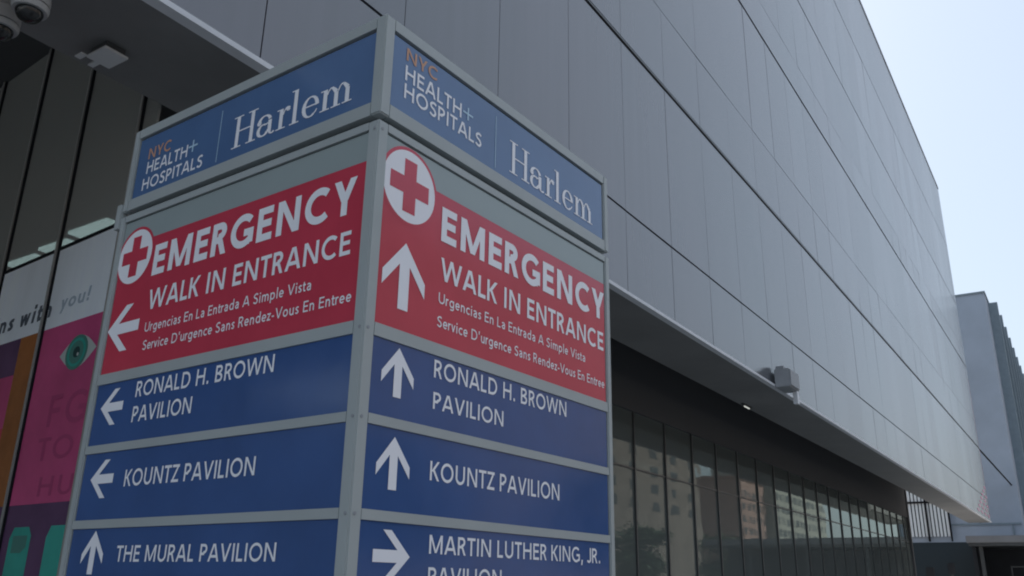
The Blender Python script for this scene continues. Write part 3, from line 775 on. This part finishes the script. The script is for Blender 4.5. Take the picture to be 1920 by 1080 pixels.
# lit ceiling panels inside
def ceiling_light(x0, x1, y0, y1, z, label):
    t = thing('ceiling_light', label, 'ceiling light', ((x0+x1)/2, (y0+y1)/2, z), 0, 'lit ceiling lights inside')
    hx, hy = (x1-x0)/2, (y1-y0)/2
    box('diffuser', (-hx, hx, -hy, hy, -0.03, 0.0), M_light, t)
    box('light_frame', (-hx-0.02, hx+0.02, -hy-0.02, hy+0.02, 0.0005, 0.04), M_mull, t)
ceiling_light(4.28, 5.0, 7.52, 8.18, 4.9, 'lit ceiling light behind the lobby glass, right by the sign')
ceiling_light(4.38, 5.1, 8.38, 8.90, 4.9, 'lit ceiling light behind the lobby glass, crossed by the mullion in the middle of three')
ceiling_light(4.45, 5.2, 9.10, 9.68, 4.9, 'lit ceiling light behind the lobby glass, leftmost of three above the frosted band')
ceiling_light(22.0, 25.2, 10.32, 10.85, 4.9, 'long lit ceiling light seen through the street glazing just right of the sign')

# ------------------------------------------------------------------ the tower beyond
tw = thing('office_tower', 'grey concrete tower with thin vertical fins rising beyond the end of the hospital', 'building', (62, 3.55, 0))
box('shaft', (0, 45, 0, 22, 0, 20.3), M_tower, tw)
box('roof_edge', (-0.06, 45, -0.06, 22, 20.301, 20.42), M_fin, tw)
f0 = None
for i in range(12):
    px = 2.2+i*3.4
    if f0 is None:
        bm = bmesh.new(); bx(bm, 0, 0.32, -0.55, -0.002, 3.0, 20.2); f0 = obj('fin', bm, M_fin, tw); f0.location = (px, 0, 0)
    else: copy_part(f0, tw, (px, 0, 0))
w0 = None
for i in range(12):
    if w0 is None:
        bm = bmesh.new(); bx(bm, 0, 2.4, -0.03, -0.001, 4.0, 19.2); w0 = obj('window_strip', bm, M_twin, tw); w0.location = (2.85+i*3.4, 0, 0)
    else: copy_part(w0, tw, (2.85+i*3.4, 0, 0))
# white louvred window band low on the near face
bm = bmesh.new()
yy = 4.05
while yy < 6.62:
    bx(bm, -0.16, -0.05, yy, yy+0.135, 4.9, 8.9); yy += 0.21
obj('louvre_screen', bm, M_louv, tw)
box('louvre_backing', (-0.045, -0.002, 4.0, 6.7, 4.9, 8.9), M_twin, tw)
bm = bmesh.new()
for y0, y1 in ((3.93, 4.02), (5.2, 5.32), (6.63, 6.75)): bx(bm, -0.24, -0.161, y0, y1, 4.6, 8.9)
bx(bm, -0.235, -0.165, 4.021, 6.63, 6.95, 7.07)
obj('louvre_frame', bm, M_gap, tw)
bm = bmesh.new()
bx(bm, -0.06, -0.002, 0.1, 3.9, 5.55, 5.66); bx(bm, -0.07, -0.003, 2.25, 2.36, 5.661, 6.9); bx(bm, -0.07, -0.003, 0.5, 0.6, 4.6, 5.549)
obj('wall_joint', bm, M_fin, tw)
box('ground_glazing', (-0.05, -0.002, 0.2, 9.0, 0.1, 4.55), M_twin, tw)

cable = None
bm = bmesh.new(); cyl(bm, (XE+0.02, D+0.02, 8.86), (62-0.01, 3.58+0.25, 7.9), 0.045, 8)
cable = obj('overhead_cable', bm, M_cable); cable['label'] = 'dark cable running from the facade corner across to the grey tower'; cable['category'] = 'cable'

# ------------------------------------------------------------------ entrance canopy at the far right
cn = thing('entrance_canopy', 'flat grey entrance canopy with deep shade under it, at the foot of the grey tower', 'canopy', (57, 0, 0))
box('roof_slab', (0, 4.9, -8, 6.25, 4.28, 4.66), M_canopy, cn, 0.02)
box('roof_lip', (0.06, 4.9, -7.9, 6.15, 4.10, 4.279), M_mull, cn)
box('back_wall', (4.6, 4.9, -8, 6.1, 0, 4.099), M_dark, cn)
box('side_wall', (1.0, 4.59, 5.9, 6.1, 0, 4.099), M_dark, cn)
p0 = None
for y in (5.6, 2.2, -1.4, -5.0):
    if p0 is None:
        bm = bmesh.new(); bx(bm, 0.5, 0.72, -0.1, 0.1, 0, 4.099); p0 = obj('post', bm, M_mull, cn); p0.location = (0, y, 0)
    else: copy_part(p0, cn, (0, y, 0))
bm = bmesh.new(); bx(bm, 2.0, 2.06, 4.3, 4.36, 0, 3.0); bx(bm, 2.0, 2.06, 3.3, 3.36, 0, 3.0); bx(bm, 2.0, 2.06, 3.3, 4.36, 3.001, 3.07)
obj('door_frame', bm, M_mull, cn)
def signpost(x, y, h, wd, label):
    t = thing('street_post', label, 'post', (x, y, 0), 0, 'dark posts near the far glazing')
    bm = bmesh.new(); cyl(bm, (0, 0, 0), (0, 0, h-0.5), 0.05, 10); obj('pole', bm, M_mull, t)
    bm = bmesh.new(); bx(bm, -0.06, 0.06, -wd/2, wd/2, h-0.4995, h); bmesh.ops.bevel(bm, geom=bm.edges[:], offset=0.03, segments=2, affect='EDGES'); obj('head_plate', bm, M_dark, t)
signpost(46, 6.72, 2.68, 0.36, 'dark post with plate, beside the end of the far glazing')
signpost(46, 5.8, 2.88, 0.30, 'taller dark post with plate, left of the canopy shade')

# ------------------------------------------------------------------ across the street (seen mirrored in the glass and the sign)
def block(name, label, x0, x1, y0, dep, h, mt, bay, floor, ww, wh):
    t = thing(name, label, 'building', (x0, y0, 0))
    W = x1-x0
    box('wall', (0, W, -dep, 0, 0, h), mt, t)
    box('cornice', (-0.2, W+0.2, -dep, 0.35, h+0.001, h+0.7), mt, t)
    nb = int(W/bay); nf = int((h-3)/floor); w0 = None; cnt = 0
    for j in range(nf-1, -1, -1):
        for i in range(nb):
            if cnt >= 100: break
            loc = ((i+0.5)*W/nb, 0, 2.2+j*floor); cnt += 1
            if w0 is None:
                bm = bmesh.new(); bx(bm, -ww/2, ww/2, 0.003, 0.06, 0, wh); w0 = obj('window', bm, M_win, t); w0.location = loc
            else: copy_part(w0, t, loc)
block('apartment_block', 'pink brick apartment block mirrored in the street glazing', 196, 214, -52, 16, 25.5, M_brick1, 3.4, 2.75, 1.5, 1.5)
block('apartment_block', 'pale stone apartment block mirrored in the glazing beside the pink one', 215, 262, -50, 16, 31, M_brick2, 4.6, 2.9, 2.4, 1.6)
block('apartment_block', 'brown brick building dimly mirrored in the glazing nearest the sign', 40, 176, -54, 18, 36, M_brick3, 9.0, 3.2, 3.0, 1.6)
block('apartment_block', 'brown brick terrace standing across the street behind the viewer', -70, 34, -48, 14, 17, M_brick3, 8.0, 3.2, 2.6, 1.7)
def leaf_mesh(n, rad, hgt):
    bm = bmesh.new()
    cl = [(Vector((random.gauss(0, 0.5)*rad, random.gauss(0, 0.5)*rad, random.uniform(0.15, 1)*hgt)), random.uniform(0.45, 0.9)) for _ in range(26)]
    for i in range(n):
        c, s = random.choice(cl)
        p = c + Vector((random.gauss(0, 1), random.gauss(0, 1), random.gauss(0, 0.8)))*s*rad*0.33
        q = Vector((random.gauss(0, 1), random.gauss(0, 1), random.gauss(0, 1))).normalized()
        a = q.orthogonal().normalized(); b = q.cross(a); l = random.uniform(0.16, 0.32)
        bm.faces.new([bm.verts.new(p+a*l), bm.verts.new(p+b*l*0.6), bm.verts.new(p-a*l), bm.verts.new(p-b*l*0.6)])
    return bm
crown0 = trunk0 = None
for i, x in enumerate((22, 40, 58, 76, 96, 116, 138, 160)):
    sc_ = random.uniform(0.72, 0.95)
    t = thing('street_tree', 'leafy street tree across the road, seen only as dim green in the glazing', 'tree', (x, -21+random.uniform(-0.6, 0.6), 0), random.uniform(0, 6), 'street trees across the road')
    t.scale = (sc_, sc_, sc_)
    if crown0 is None:
        crown0 = obj('crown', leaf_mesh(5200, 3.0, 5.2), M_leaf, t); crown0.location = (0, 0, 2.6)
        bm = bmesh.new(); cyl(bm, (0, 0, 0), (0.1, 0.05, 3.4), 0.17, 10, 0.11)
        for k in range(6):
            a = k*1.05; cyl(bm, (0.1, 0.05, 2.8+0.1*k), (1.4*math.cos(a), 1.4*math.sin(a), 5.0+0.25*k), 0.07, 6, 0.02)
        trunk0 = obj('trunk', bm, M_bark, t)
    else:
        copy_part(crown0, t, (0, 0, 2.6)); copy_part(trunk0, t, (0, 0, 0))
